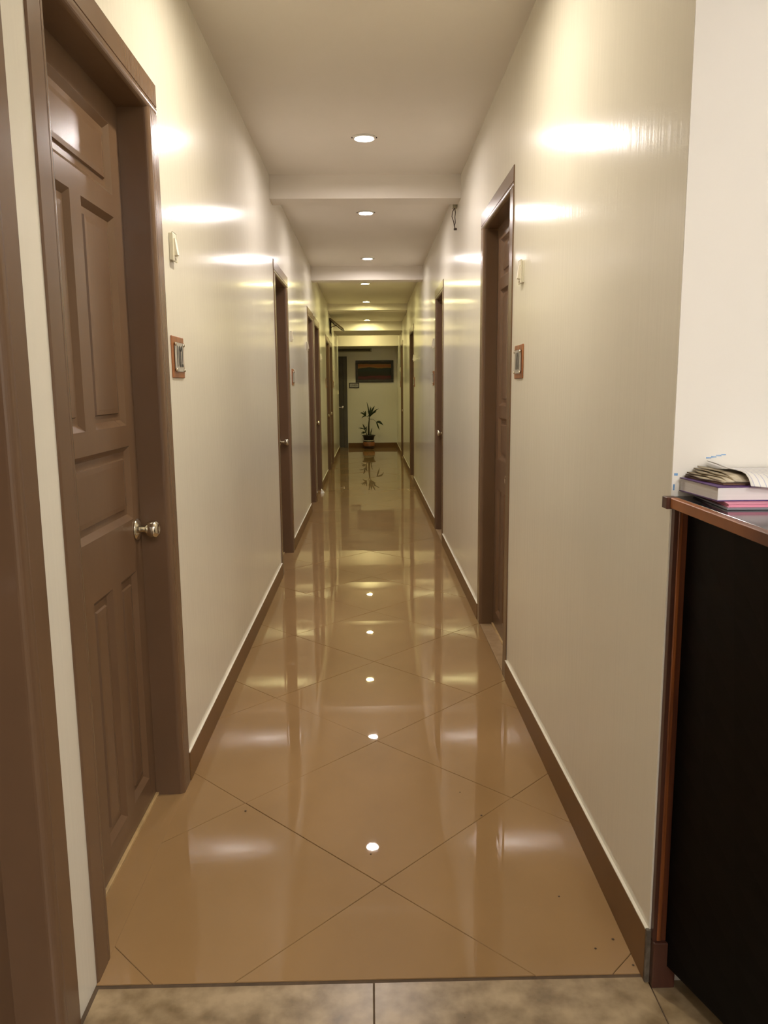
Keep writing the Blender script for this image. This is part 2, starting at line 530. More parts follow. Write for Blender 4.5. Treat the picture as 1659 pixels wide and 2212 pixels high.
PANELS = [  # u0, u1 as fraction of the leaf width (0.725 m), z0, z1 as fraction of the leaf height (2.09 m)
    (0.130, 0.885, 0.876, 0.966),
    (0.130, 0.430, 0.571, 0.848), (0.532, 0.885, 0.571, 0.848),
    (0.130, 0.905, 0.438, 0.542),
    (0.118, 0.300, 0.039, 0.362), (0.395, 0.600, 0.039, 0.362), (0.700, 0.905, 0.039, 0.362)]

door_no = 0
def make_door(side, y0, y1, zt, rec, knob, detail=True, mirror=False):
    """door in a corridor wall; d = depth behind the wall face"""
    global door_no
    door_no += 1
    X = (lambda d: XL - d) if side == 'left' else (lambda d: XR + d)
    fw = 0.09
    root = empty('door_%d' % door_no, (X(0.05), (y0 + y1) / 2, 0))
    tag(root, kind='structure')
    prof = jamb_profile()
    for near in (True, False):
        bm = BM()
        f = (lambda u: y0 + u) if near else (lambda u: y1 - u)
        prism(bm, [(X(d), f(u), -0.002) for u, d in prof], [(X(d), f(u), zt - fw + 0.004) for u, d in prof])
        obj('jamb', bm, M['brown'], root)
    bm = BM()
    prism(bm, [(X(d), y0, zt - u) for u, d in prof], [(X(d), y1, zt - u) for u, d in prof])
    obj('frame_head', bm, M['brown'], root)
    # leaf: stiles and rails around sunk panels
    a, b, zb, zc = y0 + fw, y1 - fw, 0.012, zt - fw
    wdt, hgt = b - a, zc - zb
    u2y = (lambda u: a + u * wdt) if knob == 'far' else (lambda u: b - u * wdt)
    pan = []
    for u0, u1, v0, v1 in PANELS:
        ya, yb = sorted((u2y(u0), u2y(u1)))
        pan.append((ya, yb, zb + v0 * hgt, zb + v1 * hgt))
    bm = BM()
    zs = sorted({zb, zc, *[p[2] for p in pan], *[p[3] for p in pan]})
    for z0, z1 in zip(zs, zs[1:]):
        zm = (z0 + z1) / 2
        y = a
        for p in sorted(q for q in pan if q[2] < zm < q[3]):
            box(bm, min(X(rec), X(rec + 0.035)), max(X(rec), X(rec + 0.035)), y, p[0], z0, z1)
            y = p[1]
        box(bm, min(X(rec), X(rec + 0.035)), max(X(rec), X(rec + 0.035)), y, b, z0, z1)
    bmesh.ops.remove_doubles(bm, verts=bm.verts, dist=1e-5)
    leaf = obj('leaf', bm, M['brown'], root)
    for ya, yb, z0, z1 in pan:
        bm = BM()
        rings = []
        for ins, dep in ((0.0, 0.0), (0.016, 0.013), (0.034, 0.013), (0.037, 0.007), (0.050, 0.006)):
            rings.append([bm.verts.new((X(rec + dep), yy, zz)) for yy, zz in ((ya + ins, z0 + ins), (yb - ins, z0 + ins), (yb - ins, z1 - ins), (ya + ins, z1 - ins))])
        back = [bm.verts.new((X(rec + 0.03), yy, zz)) for yy, zz in ((ya, z0), (yb, z0), (yb, z1), (ya, z1))]
        rings.insert(0, back)
        for r0, r1 in zip(rings, rings[1:]):
            for i in range(4):
                bm.faces.new((r0[i], r0[(i + 1) % 4], r1[(i + 1) % 4], r1[i]))
        bm.faces.new(rings[-1]); bm.faces.new(back[::-1])
        obj('panel', bm, M['brown'], leaf)
    # threshold
    bm = BM()
    if side == 'left':      # the floor tile runs on into the recess
        box(bm, X(rec), X(-0.003), y0 + 0.02, y1 - 0.02, -0.05, 0.0008)
    else:
        box(bm, X(0.0), X(rec), y0 + 0.02, y1 - 0.02, -0.05, 0.0015, 0.001, 1)
    obj('threshold', bm, M['stone'] if side == 'right' else M['tile'], root)
    bm = BM(); box(bm, min(X(rec - 0.008), X(rec + 0.03)), max(X(rec - 0.008), X(rec + 0.03)), a, b, -0.04, 0.0095, 0.001, 1)
    obj('threshold_strip', bm, M['strip'], root)
    # knob
    ky = (b - 0.045) if knob == 'far' else (a + 0.045)
    kz = 0.885 if y0 < 8 else 0.86
    n = 1 if side == 'left' else -1
    bm = BM()
    prof = [(0.0, 0.002), (0.0095, 0.002), (0.0095, 0.026), (0.013, 0.029), (0.021, 0.034), (0.0265, 0.045), (0.0275, 0.054), (0.0255, 0.061),
            (0.018, 0.066), (0.0105, 0.067), (0.010, 0.0645), (0.007, 0.066), (0.0, 0.0665)]
    lathe(bm, prof, (X(rec), ky, kz), (n, 0, 0), 28)
    kn = obj('door_knob', bm, M['steel'], root, smooth=True)
    bm = BM()
    lathe(bm, [(0.0, 0.0), (0.033, 0.0), (0.0335, 0.003), (0.030, 0.006), (0.020, 0.010), (0.013, 0.015), (0.0, 0.015)], (X(rec), ky, kz), (n, 0, 0), 28)
    obj('rosette', bm, M['steel'], kn, smooth=True)
    # dark room seal behind the leaf so no light leaks
    bm = BM(); box(bm, min(X(0.185), X(0.2)), max(X(0.185), X(0.2)), y0, y1, 0, zt)
    obj('backing', bm, M['void'], root)
    return root

doorsL = [make_door('left', *d) for d in DOORS_L]
doorsR = [make_door('right', *d) for d in DOORS_R]

# hasp and padlock on the third left-hand door (dark, hanging under the knob)
def padlock(y, z, x, parent):
    bm = BM(); box(bm, x - 0.004, x + 0.022, y - 0.022, y + 0.022, z - 0.075, z - 0.035, 0.006)
    p = obj('padlock', bm, M['wire'], parent)
    bm = BM()
    tube(bm, [(x + 0.01, y - 0.014, z - 0.038), (x + 0.01, y - 0.014, z - 0.012), (x + 0.01, y - 0.006, z), (x + 0.01, y + 0.006, z), (x + 0.01, y + 0.014, z - 0.012), (x + 0.01, y + 0.014, z - 0.038)], 0.004, 6)
    obj('shackle', bm, M['steel'], p)
padlock(DOORS_L[3][1] - 0.15, 0.82, XL - 0.074, doorsL[3])

# door of the end wall
er = empty('door_12', (-0.9, YE, 0)); tag(er, kind='structure')
ex0, ex1, ezt = -1.36, -0.47, 1.945
for xa, xb in ((ex0, ex0 + 0.085), (ex1 - 0.085, ex1)):
    bm = BM(); box(bm, xa, xb, YE - 0.03, YE + 0.0, 0.0, ezt, 0.004)
    obj('jamb', bm, M['end_door'], er)
bm = BM(); box(bm, ex0 + 0.085, ex1 - 0.085, YE - 0.03, YE, ezt - 0.08, ezt, 0.004)
obj('frame_head', bm, M['end_door'], er)
bm = BM(); box(bm, ex0 + 0.085, ex1 - 0.085, YE - 0.012, YE, 0.005, ezt - 0.08)
el = obj('leaf', bm, M['end_door'], er)
for za, zb in ((0.15, 0.75), (1.0, 1.76)):
    for xa, xb in ((-1.20, -0.955), (-0.875, -0.64)):
        bm = BM(); box(bm, xa, xb, YE - 0.018, YE - 0.012, za, zb, 0.005, 1)
        obj('panel', bm, M['end_door'], el)
bm = BM()
lathe(bm, [(0, 0.0), (0.026, 0.0), (0.026, 0.006), (0.01, 0.008), (0.01, 0.035), (0, 0.035)], (-0.575, YE - 0.012, 0.872), (0, -1, 0), 16)
h = obj('door_handle', bm, M['steel'], er)
bm = BM(); box(bm, -0.665, -0.565, YE - 0.055, YE - 0.042, 0.864, 0.88, 0.004)
obj('lever', bm, M['steel'], h)

# ------------------------------------------------------------------ transom window (open, top hung) above the last left-hand door
ta, tb, tz0, tz1 = TRANSOM
tr = empty('window_1', (XL, (ta + tb) / 2, tz0)); tag(tr, kind='structure')
for y, yy in ((ta, ta + 0.03), (tb - 0.03, tb)):
    bm = BM(); box(bm, XL - 0.19, XL + 0.002, y, yy, tz0, tz1); obj('frame_side', bm, M['sash'], tr)
for z, zz in ((tz0, tz0 + 0.03), (tz1 - 0.03, tz1)):
    bm = BM(); box(bm, XL - 0.19, XL + 0.002, ta + 0.03, tb - 0.03, z, zz); obj('frame_rail', bm, M['sash'], tr)
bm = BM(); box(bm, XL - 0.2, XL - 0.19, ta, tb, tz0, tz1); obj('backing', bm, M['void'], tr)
ang = math.radians(38)
def sashpt(s, t, y):   # s down the sash from the hinge, t thickness
    return (XL + 0.006 + s * math.cos(ang) + t * math.sin(ang), y, tz1 - 0.01 - s * math.sin(ang) + t * math.cos(ang))
def sash_bar(name, s0, s1, ya, yb, t0=-0.012, t1=0.012, m='sash'):
    bm = BM()
    prism(bm, [sashpt(s0, t0, ya), sashpt(s1, t0, ya), sashpt(s1, t1, ya), sashpt(s0, t1, ya)],
          [sashpt(s0, t0, yb), sashpt(s1, t0, yb), sashpt(s1, t1, yb), sashpt(s0, t1, yb)])
    return obj(name, bm, M[m], tr)
sash_bar('sash_rail', 0.0, 0.03, ta, tb); sash_bar('sash_rail', 0.235, 0.265, ta, tb)
sash_bar('sash_stile', 0.03, 0.235, ta, ta + 0.03); sash_bar('sash_stile', 0.03, 0.235, tb - 0.03, tb)
sash_bar('pane', 0.03, 0.235, ta + 0.03, tb - 0.03, -0.002, 0.002, 'glass')
bm = BM(); tube(bm, [(XL - 0.01, ta + 0.05, tz0 + 0.10), (XL + 0.04, ta + 0.05, tz0 + 0.12), sashpt(0.15, -0.012, ta + 0.05)], 0.006, 6)
obj('stay_arm', bm, M['wire'], tr)

# ------------------------------------------------------------------ ceiling lights
def downlight(x, y, z, col_mat, label, group, r=0.048):
    root = empty('ceiling_light', (x, y, z))
    tag(root, label, 'light', group)
    bm = BM()
    lathe(bm, [(r, -0.004), (r + 0.004, -0.009), (r + 0.012, -0.008), (r + 0.016, 0.0), (r, 0.0), (r, -0.004)], (x, y, z), (0, 0, 1), 40)
    obj('trim_ring', bm, M['trim_ring'], root, smooth=True)
    bm = BM()
    lathe(bm, [(0.0, -0.0025), (r - 0.0005, -0.0025), (r - 0.0005, 0.0), (0.0, 0.0)], (x, y, z), (0, 0, 1), 40)
    obj('diffuser', bm, col_mat, root)
    for sx in (-1, 1):
        bm = BM(); box(bm, x + sx * (r + 0.018) - 0.003, x + sx * (r + 0.018) + 0.003, y - 0.004, y + 0.004, z - 0.004, z)
        obj('spring_clip', bm, M['wire'], root)
    return root
near_m = emit_mat('white_lamp_glow', NEAR_COL, NEAR_STR)
far_m = emit_mat('yellow_lamp_glow', FAR_COL, FAR_STR)
dim_m = emit_mat('dim_yellow_lamp_glow', FAR_COL, FAR_STR * 0.6)
lob_m = emit_mat('lobby_lamp_glow', LOBBY_COL, LOBBY_STR)
GL = 'round ceiling downlights along the corridor'
first_m = emit_mat('warm_lamp_glow', FIRST_COL, FIRST_STR)
downlight(-0.010, 2.50, 2.633, first_m, 'round downlight over the 102 door, above the top edge of the view', GL)
downlight(-0.011, 4.48, 2.633, near_m, 'largest round downlight in view, before the first ceiling beam', GL)
downlight(-0.010, 6.16, 2.600, near_m, 'second round downlight from the camera, just past the first ceiling beam', GL)
downlight(-0.001, 8.28, 2.600, near_m, 'third round downlight, just before the second ceiling beam', GL)
downlight(-0.034, 9.92, 2.560, far_m, 'fourth round downlight, just behind the second ceiling beam', GL)
downlight(-0.030, 12.00, 2.560, far_m, 'fifth round downlight, between the second and third ceiling beams', GL)
downlight(-0.026, 13.90, 2.450, far_m, 'smallest and farthest round downlight, before the deep beam at the corridor end', GL)
downlight(-0.020, 15.66, 2.500, dim_m, 'round downlight hidden behind the deep beam, seen only mirrored in the floor', GL)

def panel_light(x, y, z, s, label, m):
    root = empty('lobby_light', (x, y, z)); tag(root, label, 'light', 'lobby ceiling panels')
    bm = BM()
    for a in ((x - s - 0.02, x + s + 0.02, y - s - 0.02, y - s), (x - s - 0.02, x + s + 0.02, y + s, y + s + 0.02), (x - s - 0.02, x - s, y - s, y + s), (x + s, x + s + 0.02, y - s, y + s)):
        box(bm, *a, z - 0.015, z)
    obj('trim_ring', bm, M['trim_ring'], root)
    bm = BM(); box(bm, x - s, x + s, y - s, y + s, z - 0.008, z - 0.001); obj('diffuser', bm, m, root)
panel_light(1.55, -0.10, 2.633, 0.15, 'square lobby ceiling panel above the reception counter', lob_m)
panel_light(0.60, -1.60, 2.633, 0.15, 'square lobby ceiling panel behind the camera', emit_mat('lobby_lamp_glow_back', LOBBY_COL, LOBBY_STR * 2.6))

# ------------------------------------------------------------------ bell switches
def switch(side, y, z, label, w=0.055, hh=0.088, dep=0.013):
    s = 1 if side == 'left' else -1
    x = XL if side == 'left' else XR
    root = empty('wall_switch', (x, y, z)); tag(root, label, 'switch', 'bell switches beside the doors')
    xs = lambda a, b: (min(x + s * a, x + s * b), max(x + s * a, x + s * b))
    bm = BM(); box(bm, *xs(0, dep * 0.8), y - w / 2 + 0.003, y + w / 2 - 0.003, z - hh / 2 + 0.003, z + hh / 2 - 0.003, 0.002)
    obj('back_box', bm, M['white_plastic'], root)
    bm = BM(); box(bm, *xs(dep * 0.8, dep), y - w / 2, y + w / 2, z - hh / 2, z + hh / 2, 0.003)
    obj('face_plate', bm, M['white_plastic'], root)
    bm = BM()
    prism(bm, [(x + s * dep, y - 0.012, z - 0.026), (x + s * (dep + 0.010), y - 0.012, z - 0.024), (x + s * (dep + 0.003), y - 0.012, z + 0.026), (x + s * dep, y - 0.012, z + 0.026)],
          [(x + s * dep, y + 0.012, z - 0.026), (x + s * (dep + 0.010), y + 0.012, z - 0.024), (x + s * (dep + 0.003), y + 0.012, z + 0.026), (x + s * dep, y + 0.012, z + 0.026)])
    obj('rocker', bm, M['white_plastic'], root)
    bm = BM(); lathe(bm, [(0, 0), (0.003, 0), (0.0025, 0.002), (0, 0.0022)], (x + s * dep, y, z - 0.036), (s, 0, 0), 10)
    obj('screw', bm, M['steel'], root)
switch('left', 2.572, 1.742, 'cream bell switch on the left wall above the 102 sign')
switch('right', 3.11, 1.735, 'cream bell switch on the right wall above the number sign')
switch('left', 6.36, 1.705, 'small switch on the left wall beyond the second brown door')
switch('left', 7.98, 1.71, 'small switch on the left wall just before the pair of brown doors')
switch('left', 10.16, 1.68, 'small switch on the left wall just beyond the pair of brown doors')
switch('left', 13.58, 1.62, 'small switch on the left wall beyond the farthest left door')
switch('left', 15.6, 1.20, 'small pale switch low on the left wall near the corridor end')
switch('right', 7.27, 1.69, 'small switch on the right wall beyond the second right door')
switch('right', 10.42, 1.67, 'small switch on the right wall just before the third right door')
switch('right', 14.95, 1.62, 'small switch on the right wall beyond the farthest right door')

# ------------------------------------------------------------------ room number signs
def text_mesh(body, size):
    cu = bpy.data.curves.new('text', 'FONT')
    cu.body = body; cu.size = size; cu.align_x = 'CENTER'; cu.align_y = 'CENTER'; cu.extrude = 0.0006
    cu.resolution_u = 3
    o = bpy.data.objects.new('text', cu); COL.objects.link(o)
    dg = bpy.context.evaluated_depsgraph_get()
    me = bpy.data.meshes.new_from_object(o.evaluated_get(dg))
    bpy.data.objects.remove(o)
    return me

def room_sign(side, y, z, text, label, w=0.155, hh=0.132):
    s = 1 if side == 'left' else -1
    x = XL if side == 'left' else XR
    root = empty('room_sign', (x, y, z)); tag(root, label, 'sign', 'room number signs beside the doors')
    xs = lambda a, b: (min(x + s * a, x + s * b), max(x + s * a, x + s * b))
    bm = BM(); box(bm, *xs(0, 0.005), y - w / 2, y + w / 2, z - hh / 2, z + hh / 2, 0.0025)
    obj('wood_backing', bm, M['sign_wood'], root)
    pw, ph = w * 0.74, hh * 0.70
    bm = BM(); box(bm, *xs(0.0068, 0.0085), y - pw / 2, y + pw / 2, z - ph / 2, z + ph / 2, 0.001, 1)
    obj('sign_plate', bm, M['sign_plate'], root)
    for a in (-1, 1):
        for b in (-1, 1):
            bm = BM()
            lathe(bm, [(0, 0.0045), (0.003, 0.0045), (0.003, 0.0085), (0.006, 0.0085), (0.006, 0.0115), (0.004, 0.0135), (0, 0.014)], (x, y + a * (pw / 2 - 0.004), z + b * (ph / 2 - 0.006)), (s, 0, 0), 14)
            obj('standoff_screw', bm, M['steel'], root, smooth=True)
    if text:
        me = text_mesh(text, 0.088)
        mm = Matrix(((0, 0, s, x + s * 0.0091), (s * 0.66, 0, 0, y), (0, 1.1, 0, z - 0.001), (0, 0, 0, 1)))
        me.transform(mm)
        me.materials.append(M['ink'])
        new_obj('number', me, root)
room_sign('left', 2.583, 1.402, '102', 'wooden room sign reading 102 with grey plate, left wall')
room_sign('right', 3.145, 1.396, '101', 'wooden room sign with glossy plate beside the nearest right door', w=0.17)
room_sign('left', 6.44, 1.385, None, 'small wooden room sign beyond the second left door')
room_sign('right', 7.31, 1.377, None, 'small wooden room sign beyond the second right door')
room_sign('left', 11.40, 1.36, None, 'tiny room sign just before the fourth recess on the left wall')
room_sign('left', 13.70, 1.35, None, 'tiny room sign beyond the farthest left door')
room_sign('right', 10.43, 1.36, None, 'tiny room sign just before the third right door')
room_sign('right', 15.05, 1.35, None, 'tiny room sign beyond the farthest right door')

# ------------------------------------------------------------------ end wall: picture, sign, tube light, plant
px0, px1, pz0, pz1 = -0.285, 0.525, 1.395, 1.858
root = empty('framed_painting', ((px0 + px1) / 2, YE, pz0)); tag(root, 'dark framed landscape painting with orange sky on the end wall', 'painting')
fwid = 0.05
for a in ((px0, px1, pz0, pz0 + fwid), (px0, px1, pz1 - fwid, pz1)):
    bm = BM(); box(bm, a[0], a[1], YE - 0.03, YE - 0.002, a[2], a[3], 0.006); obj('frame_rail', bm, M['frame_dark'], root)
for a in ((px0, px0 + fwid), (px1 - fwid, px1)):
    bm = BM(); box(bm, a[0], a[1], YE - 0.03, YE - 0.002, pz0 + fwid, pz1 - fwid, 0.006); obj('frame_stile', bm, M['frame_dark'], root)
bm = BM(); box(bm, px0 + fwid - 0.002, px1 - fwid + 0.002, YE - 0.014, YE - 0.004, pz0 + fwid - 0.002, pz1 - fwid + 0.002)
obj('canvas', bm, painting_mat(px0, px1, pz0 + fwid, pz1 - fwid), root)

root = empty('end_wall_sign', (-0.32, YE, 1.28)); tag(root, 'small dark framed nameplate left below the painting', 'sign')
for a in ((-0.43, -0.212, 1.278, 1.296), (-0.43, -0.212, 1.372, 1.390)):
    bm = BM(); box(bm, a[0], a[1], YE - 0.016, YE - 0.001, a[2], a[3], 0.002); obj('frame_rail', bm, M['frame_dark'], root)
for a in ((-0.43, -0.412), (-0.230, -0.212)):
    bm = BM(); box(bm, a[0], a[1], YE - 0.016, YE - 0.001, 1.296, 1.372, 0.002); obj('frame_stile', bm, M['frame_dark'], root)
bm = BM(); box(bm, -0.412, -0.230, YE - 0.008, YE - 0.001, 1.296, 1.372); obj('sign_plate', bm, M['sign_plate'], root)
me = text_mesh('LINEN', 0.055)
me.transform(Matrix(((0.95, 0, 0, -0.321), (0, 0, -1, YE - 0.0088), (0, 1, 0, 1.334), (0, 0, 0, 1))))
me.materials.append(M['ink']); new_obj('lettering', me, root)

root = empty('tube_light', (-0.3, YE, 2.04)); tag(root, 'unlit tube light fixture high on the end wall', 'light')
bm = BM(); box(bm, -0.95, 0.064, YE - 0.03, YE - 0.001, 2.036, 2.110, 0.004); obj('batten', bm, M['fixture'], root)
bm = BM(); tube(bm, [(-0.93, YE - 0.055, 2.075), (0.03, YE - 0.055, 2.075)], 0.014, 12); obj('tube', bm, M['fixture_dark'], root)
for x in (-0.93, 0.02):
    bm = BM(); box(bm, x - 0.012, x + 0.012, YE - 0.075, YE - 0.03, 2.052, 2.100, 0.003); obj('tube_holder', bm, M['fixture_dark'], root)
bm = BM(); box(bm, -0.28, -0.225, YE - 0.06, YE - 0.03, 2.066, 2.094, 0.003); obj('starter', bm, M['fixture_dark'], root)

# potted palm
PX, PY = -0.018, 16.68
root = empty('potted_palm', (PX, PY, 0)); tag(root, 'potted lady palm in a banded clay planter at the end wall', 'plant')
bm = BM()
lathe(bm, [(0, 0.0), (0.085, 0.0), (0.105, 0.012), (0.108, 0.022), (0.098, 0.024), (0, 0.024)], (PX, PY, 0), (0, 0, 1), 32)
obj('saucer', bm, M['pot_brown'], root, smooth=True)
bm = BM()
lathe(bm, [(0, 0.024), (0.098, 0.024), (0.122, 0.05), (0.126, 0.06), (0.118, 0.060)], (PX, PY, 0), (0, 0, 1), 32)
pot = obj('planter', bm, M['pot_brown'], root, smooth=True)
bm = BM(); lathe(bm, [(0.126, 0.060), (0.130, 0.085), (0.127, 0.125), (0.120, 0.142), (0.112, 0.142)], (PX, PY, 0), (0, 0, 1), 32)
obj('clay_band', bm, M['pot_clay'], pot, smooth=True)
bm = BM(); lathe(bm, [(0.120, 0.142), (0.117, 0.165), (0.110, 0.165)], (PX, PY, 0), (0, 0, 1), 32)
obj('dark_band', bm, M['pot_black'], pot, smooth=True)
bm = BM(); lathe(bm, [(0.117, 0.165), (0.119, 0.172), (0.117, 0.180), (0.108, 0.180)], (PX, PY, 0), (0, 0, 1), 32)
obj('white_band', bm, M['pot_white'], pot, smooth=True)
bm = BM(); lathe(bm, [(0.100, 0.17), (0.122, 0.262), (0.140, 0.268), (0.142, 0.284), (0.130, 0.286), (0.118, 0.262), (0.112, 0.25)], (PX, PY, 0), (0, 0, 1), 32)
obj('inner_pot', bm, M['pot_black'], root, smooth=True)
bm = BM(); lathe(bm, [(0.0, 0.262), (0.06, 0.260), (0.117, 0.252), (0.117, 0.24), (0.0, 0.24)], (PX, PY, 0), (0, 0, 1), 24)
obj('soil', bm, M['soil'], root, smooth=True)
def V3(dx, z, dy=0.0): return Vector((PX + dx, PY + dy, z))
bm = BM(); tube(bm, [V3(0.0, 0.25), V3(-0.003, 0.38), V3(0.002, 0.50), V3(0.012, 0.62), V3(0.02, 0.68)], [0.022, 0.021, 0.015, 0.010, 0.008], 10)
obj('stem', bm, M['stem'], root, smooth=True)
bm = BM(); tube(bm, [V3(-0.03, 0.25, -0.02), V3(-0.05, 0.32, -0.02), V3(-0.085, 0.40, -0.03)], [0.010, 0.008, 0.005], 8)
obj('stem', bm, M['stem'], root, smooth=True)
bm = BM(); tube(bm, [V3(0.02, 0.62), V3(0.10, 0.62, -0.05), V3(0.165, 0.565, -0.08)], [0.004, 0.003, 0.003], 6)
obj('leaf_stalk', bm, M['stem'], root, smooth=True)
bm = BM(); tube(bm, [V3(0.01, 0.62), V3(-0.02, 0.68, -0.03), V3(-0.062, 0.69, -0.05)], [0.004, 0.003, 0.003], 6)
obj('leaf_stalk', bm, M['stem'], root, smooth=True)
def leaf(p0, p1, w, droop=0.02, n=7):
    p0, p1 = Vector(p0), Vector(p1)
    d = (p1 - p0)
    side = d.cross(Vector((0.25, -1, 0.35))).normalized()
    nrm = side.cross(d).normalized()
    bm = BM()
    L, C, R = [], [], []
    for i in range(n + 1):
        t = i / n
        c = p0 + d * t + Vector((0, 0, -droop * 4 * (t - 0.5) ** 2 + droop)) - Vector((0, 0, droop * t * 0.0))
        ww = w * math.sin(math.pi * min(1.0, 0.10 + 0.9 * t) ** 0.85) * 0.5 + 0.0015
        C.append(bm.verts.new(c - nrm * ww * 0.35)); L.append(bm.verts.new(c + side * ww)); R.append(bm.verts.new(c - side * ww))
    for i in range(n):
        bm.faces.new((L[i], L[i + 1], C[i + 1], C[i])); bm.faces.new((C[i], C[i + 1], R[i + 1], R[i]))
    bmesh.ops.solidify(bm, geom=bm.faces[:], thickness=0.0012)
    return obj('leaf', bm, M['leaf'], root, smooth=True)
hub = V3(0.025, 0.675)
for tip, w in (((-0.035, 0.985, 0.0), 0.022), ((0.04, 0.895, -0.02), 0.024), ((0.06, 0.88, 0.04), 0.02), ((0.13, 0.90, -0.04), 0.040), ((0.215, 0.845, -0.03), 0.028),
               ((0.17, 0.79, -0.10), 0.026), ((0.16, 0.765, 0.10), 0.022), ((-0.015, 0.80, -0.10), 0.026), ((-0.02, 0.68, -0.14), 0.024)):
    leaf(hub, V3(*tip), w)
hub = V3(-0.062, 0.69, -0.05)
for tip, w in (((-0.065, 0.80, -0.07), 0.026), ((-0.185, 0.755, -0.06), 0.024), ((-0.165, 0.77, -0.12), 0.018), ((-0.148, 0.645, -0.08), 0.024), ((-0.12, 0.795, 0.0), 0.016)):
    leaf(hub, V3(*tip), w)
hub = V3(0.165, 0.565, -0.08)
leaf(hub, V3(0.31, 0.49, -0.09), 0.055, 0.03); leaf(hub, V3(0.225, 0.395, -0.10), 0.028, 0.0)
hub = V3(-0.085, 0.40, -0.03)
for tip, w in (((-0.225, 0.435, -0.05), 0.018), ((-0.13, 0.52, -0.03), 0.020), ((-0.10, 0.49, -0.08), 0.014), ((-0.19, 0.415, -0.12), 0.014), ((-0.03, 0.46, -0.02), 0.016)):
    leaf(hub, V3(*tip), w)
hub = V3(-0.06, 0.335, -0.02)
for tip, w in (((-0.165, 0.335, -0.06), 0.020), ((-0.12, 0.31, -0.09), 0.02), ((-0.17, 0.30, -0.03), 0.016), ((-0.05, 0.455, -0.05), 0.024)):
    leaf(hub, V3(*tip), w)
hub = V3(0.03, 0.28, -0.02)
for tip, w in (((0.075, 0.44, -0.02), 0.012), ((0.065, 0.38, -0.06), 0.014), ((0.075, 0.30, -0.05), 0.012)):
    leaf(hub, V3(*tip), w)

# ------------------------------------------------------------------ loose wires under the first beam
root = empty('loose_wire', (XR, 5.46, 2.44)); tag(root, 'dark loose wires hanging from the right wall under the first beam', 'wire')
bm = BM(); box(bm, XR - 0.03, XR, 5.43, 5.48, 2.475, 2.50, 0.004); obj('junction_stub', bm, M['fixture'], root)
for k, off in enumerate((0.0, 0.022)):
    bm = BM()
    tube(bm, [(XR - 0.012, 5.45 + off, 2.48), (XR - 0.030 + off, 5.44 + off, 2.45), (XR - 0.034 + off, 5.44 + off, 2.42), (XR - 0.022 + off * 0.6, 5.44 + off, 2.385), (XR - 0.016, 5.45, 2.36), (XR - 0.010, 5.455, 2.345)], 0.0028, 6)
    obj('wire', bm, M['wire'], root, smooth=True)
bm = BM(); box(bm, XR - 0.02, XR, 5.44, 5.46, 2.335, 2.347, 0.002); obj('wire_clip', bm, M['wire'], root)

# ------------------------------------------------------------------ reception counter
CT = 1.083
root = empty('reception_counter', (0.66, 1.1, 0)); tag(root, 'reception counter with red wood edging and black front at right', 'counter')
bm = BM(); box(bm, 0.604, 1.25, 0.35, Y0 - 0.003, CT - 0.019, CT, 0.001, 1); top = obj('counter_top', bm, M['black_top'], root)
bm = BM(); box(bm, 0.588, 0.604, 0.35, Y0 - 0.028, CT - 0.020, CT + 0.0005, 0.0015, 1); obj('edge_band', bm, M['wood'], top)
bm = BM(); box(bm, 0.581, 0.604, Y0 - 0.028, Y0 - 0.003, CT - 0.022, CT + 0.001, 0.001, 1); obj('edge_corner', bm, M['wood_dark'], top)
bm = BM(); box(bm, 0.602, 0.610, 1.512, Y0 - 0.003, 0.11, CT - 0.019); obj('post_batten', bm, M['wood_dark'], root)
bm = BM(); box(bm, 0.619, 0.631, 1.514, Y0 - 0.003, 0.11, CT - 0.019); obj('post_batten', bm, M['wood_v2'], root)
bm = BM(); box(bm, 0.610, 0.619, 1.510, Y0 - 0.003, 0.11, CT - 0.019, 0.002); obj('post', bm, M['wood_v'], root)
bm = BM(); box(bm, 0.602, 0.652, 1.505, Y0 - 0.003, 0.0, 0.11, 0.003); obj('plinth_block', bm, M['wood_dark'], root)
bm = BM()   # front panel, leaning in towards its lower edge
pt = [(0.629, 1.5125, CT - 0.019), (0.629, 0.35, CT - 0.019)]
pb = [(0.630, 1.5125, 0.055), (1.02, 0.35, 0.055)]
n = 12
f0 = [[Vector(pt[0]).lerp(Vector(pt[1]), j / n).lerp(Vector(pb[0]).lerp(Vector(pb[1]), j / n), i / n) for j in range(n + 1)] for i in range(n + 1)]
va = [[bm.verts.new(p) for p in r] for r in f0]
vb = [[bm.verts.new(p + Vector((0.02, 0.0, 0))) for p in r] for r in f0]
for i in range(n):
    for j in range(n):
        bm.faces.new((va[i][j], va[i][j + 1], va[i + 1][j + 1], va[i + 1][j]))
        bm.faces.new((vb[i][j], vb[i + 1][j], vb[i + 1][j + 1], vb[i][j + 1]))
for k in range(n):
    bm.faces.new((va[0][k], vb[0][k], vb[0][k + 1], va[0][k + 1])); bm.faces.new((va[n][k], va[n][k + 1], vb[n][k + 1], vb[n][k]))
    bm.faces.new((va[k][0], va[k + 1][0], vb[k + 1][0], vb[k][0])); bm.faces.new((va[k][n], vb[k][n], vb[k + 1][n], va[k + 1][n]))
obj('front_panel', bm, M['black'], root, smooth=False)
bm = BM(); box(bm, 1.05, 1.25, 0.35, Y0 - 0.003, 0.0, CT - 0.022); obj('cabinet_back', bm, M['black'], root)
bm = BM(); box(bm, 0.664, 1.05, 0.37, 0.39, 0.06, CT - 0.022); obj('end_panel', bm, M['black'], root)

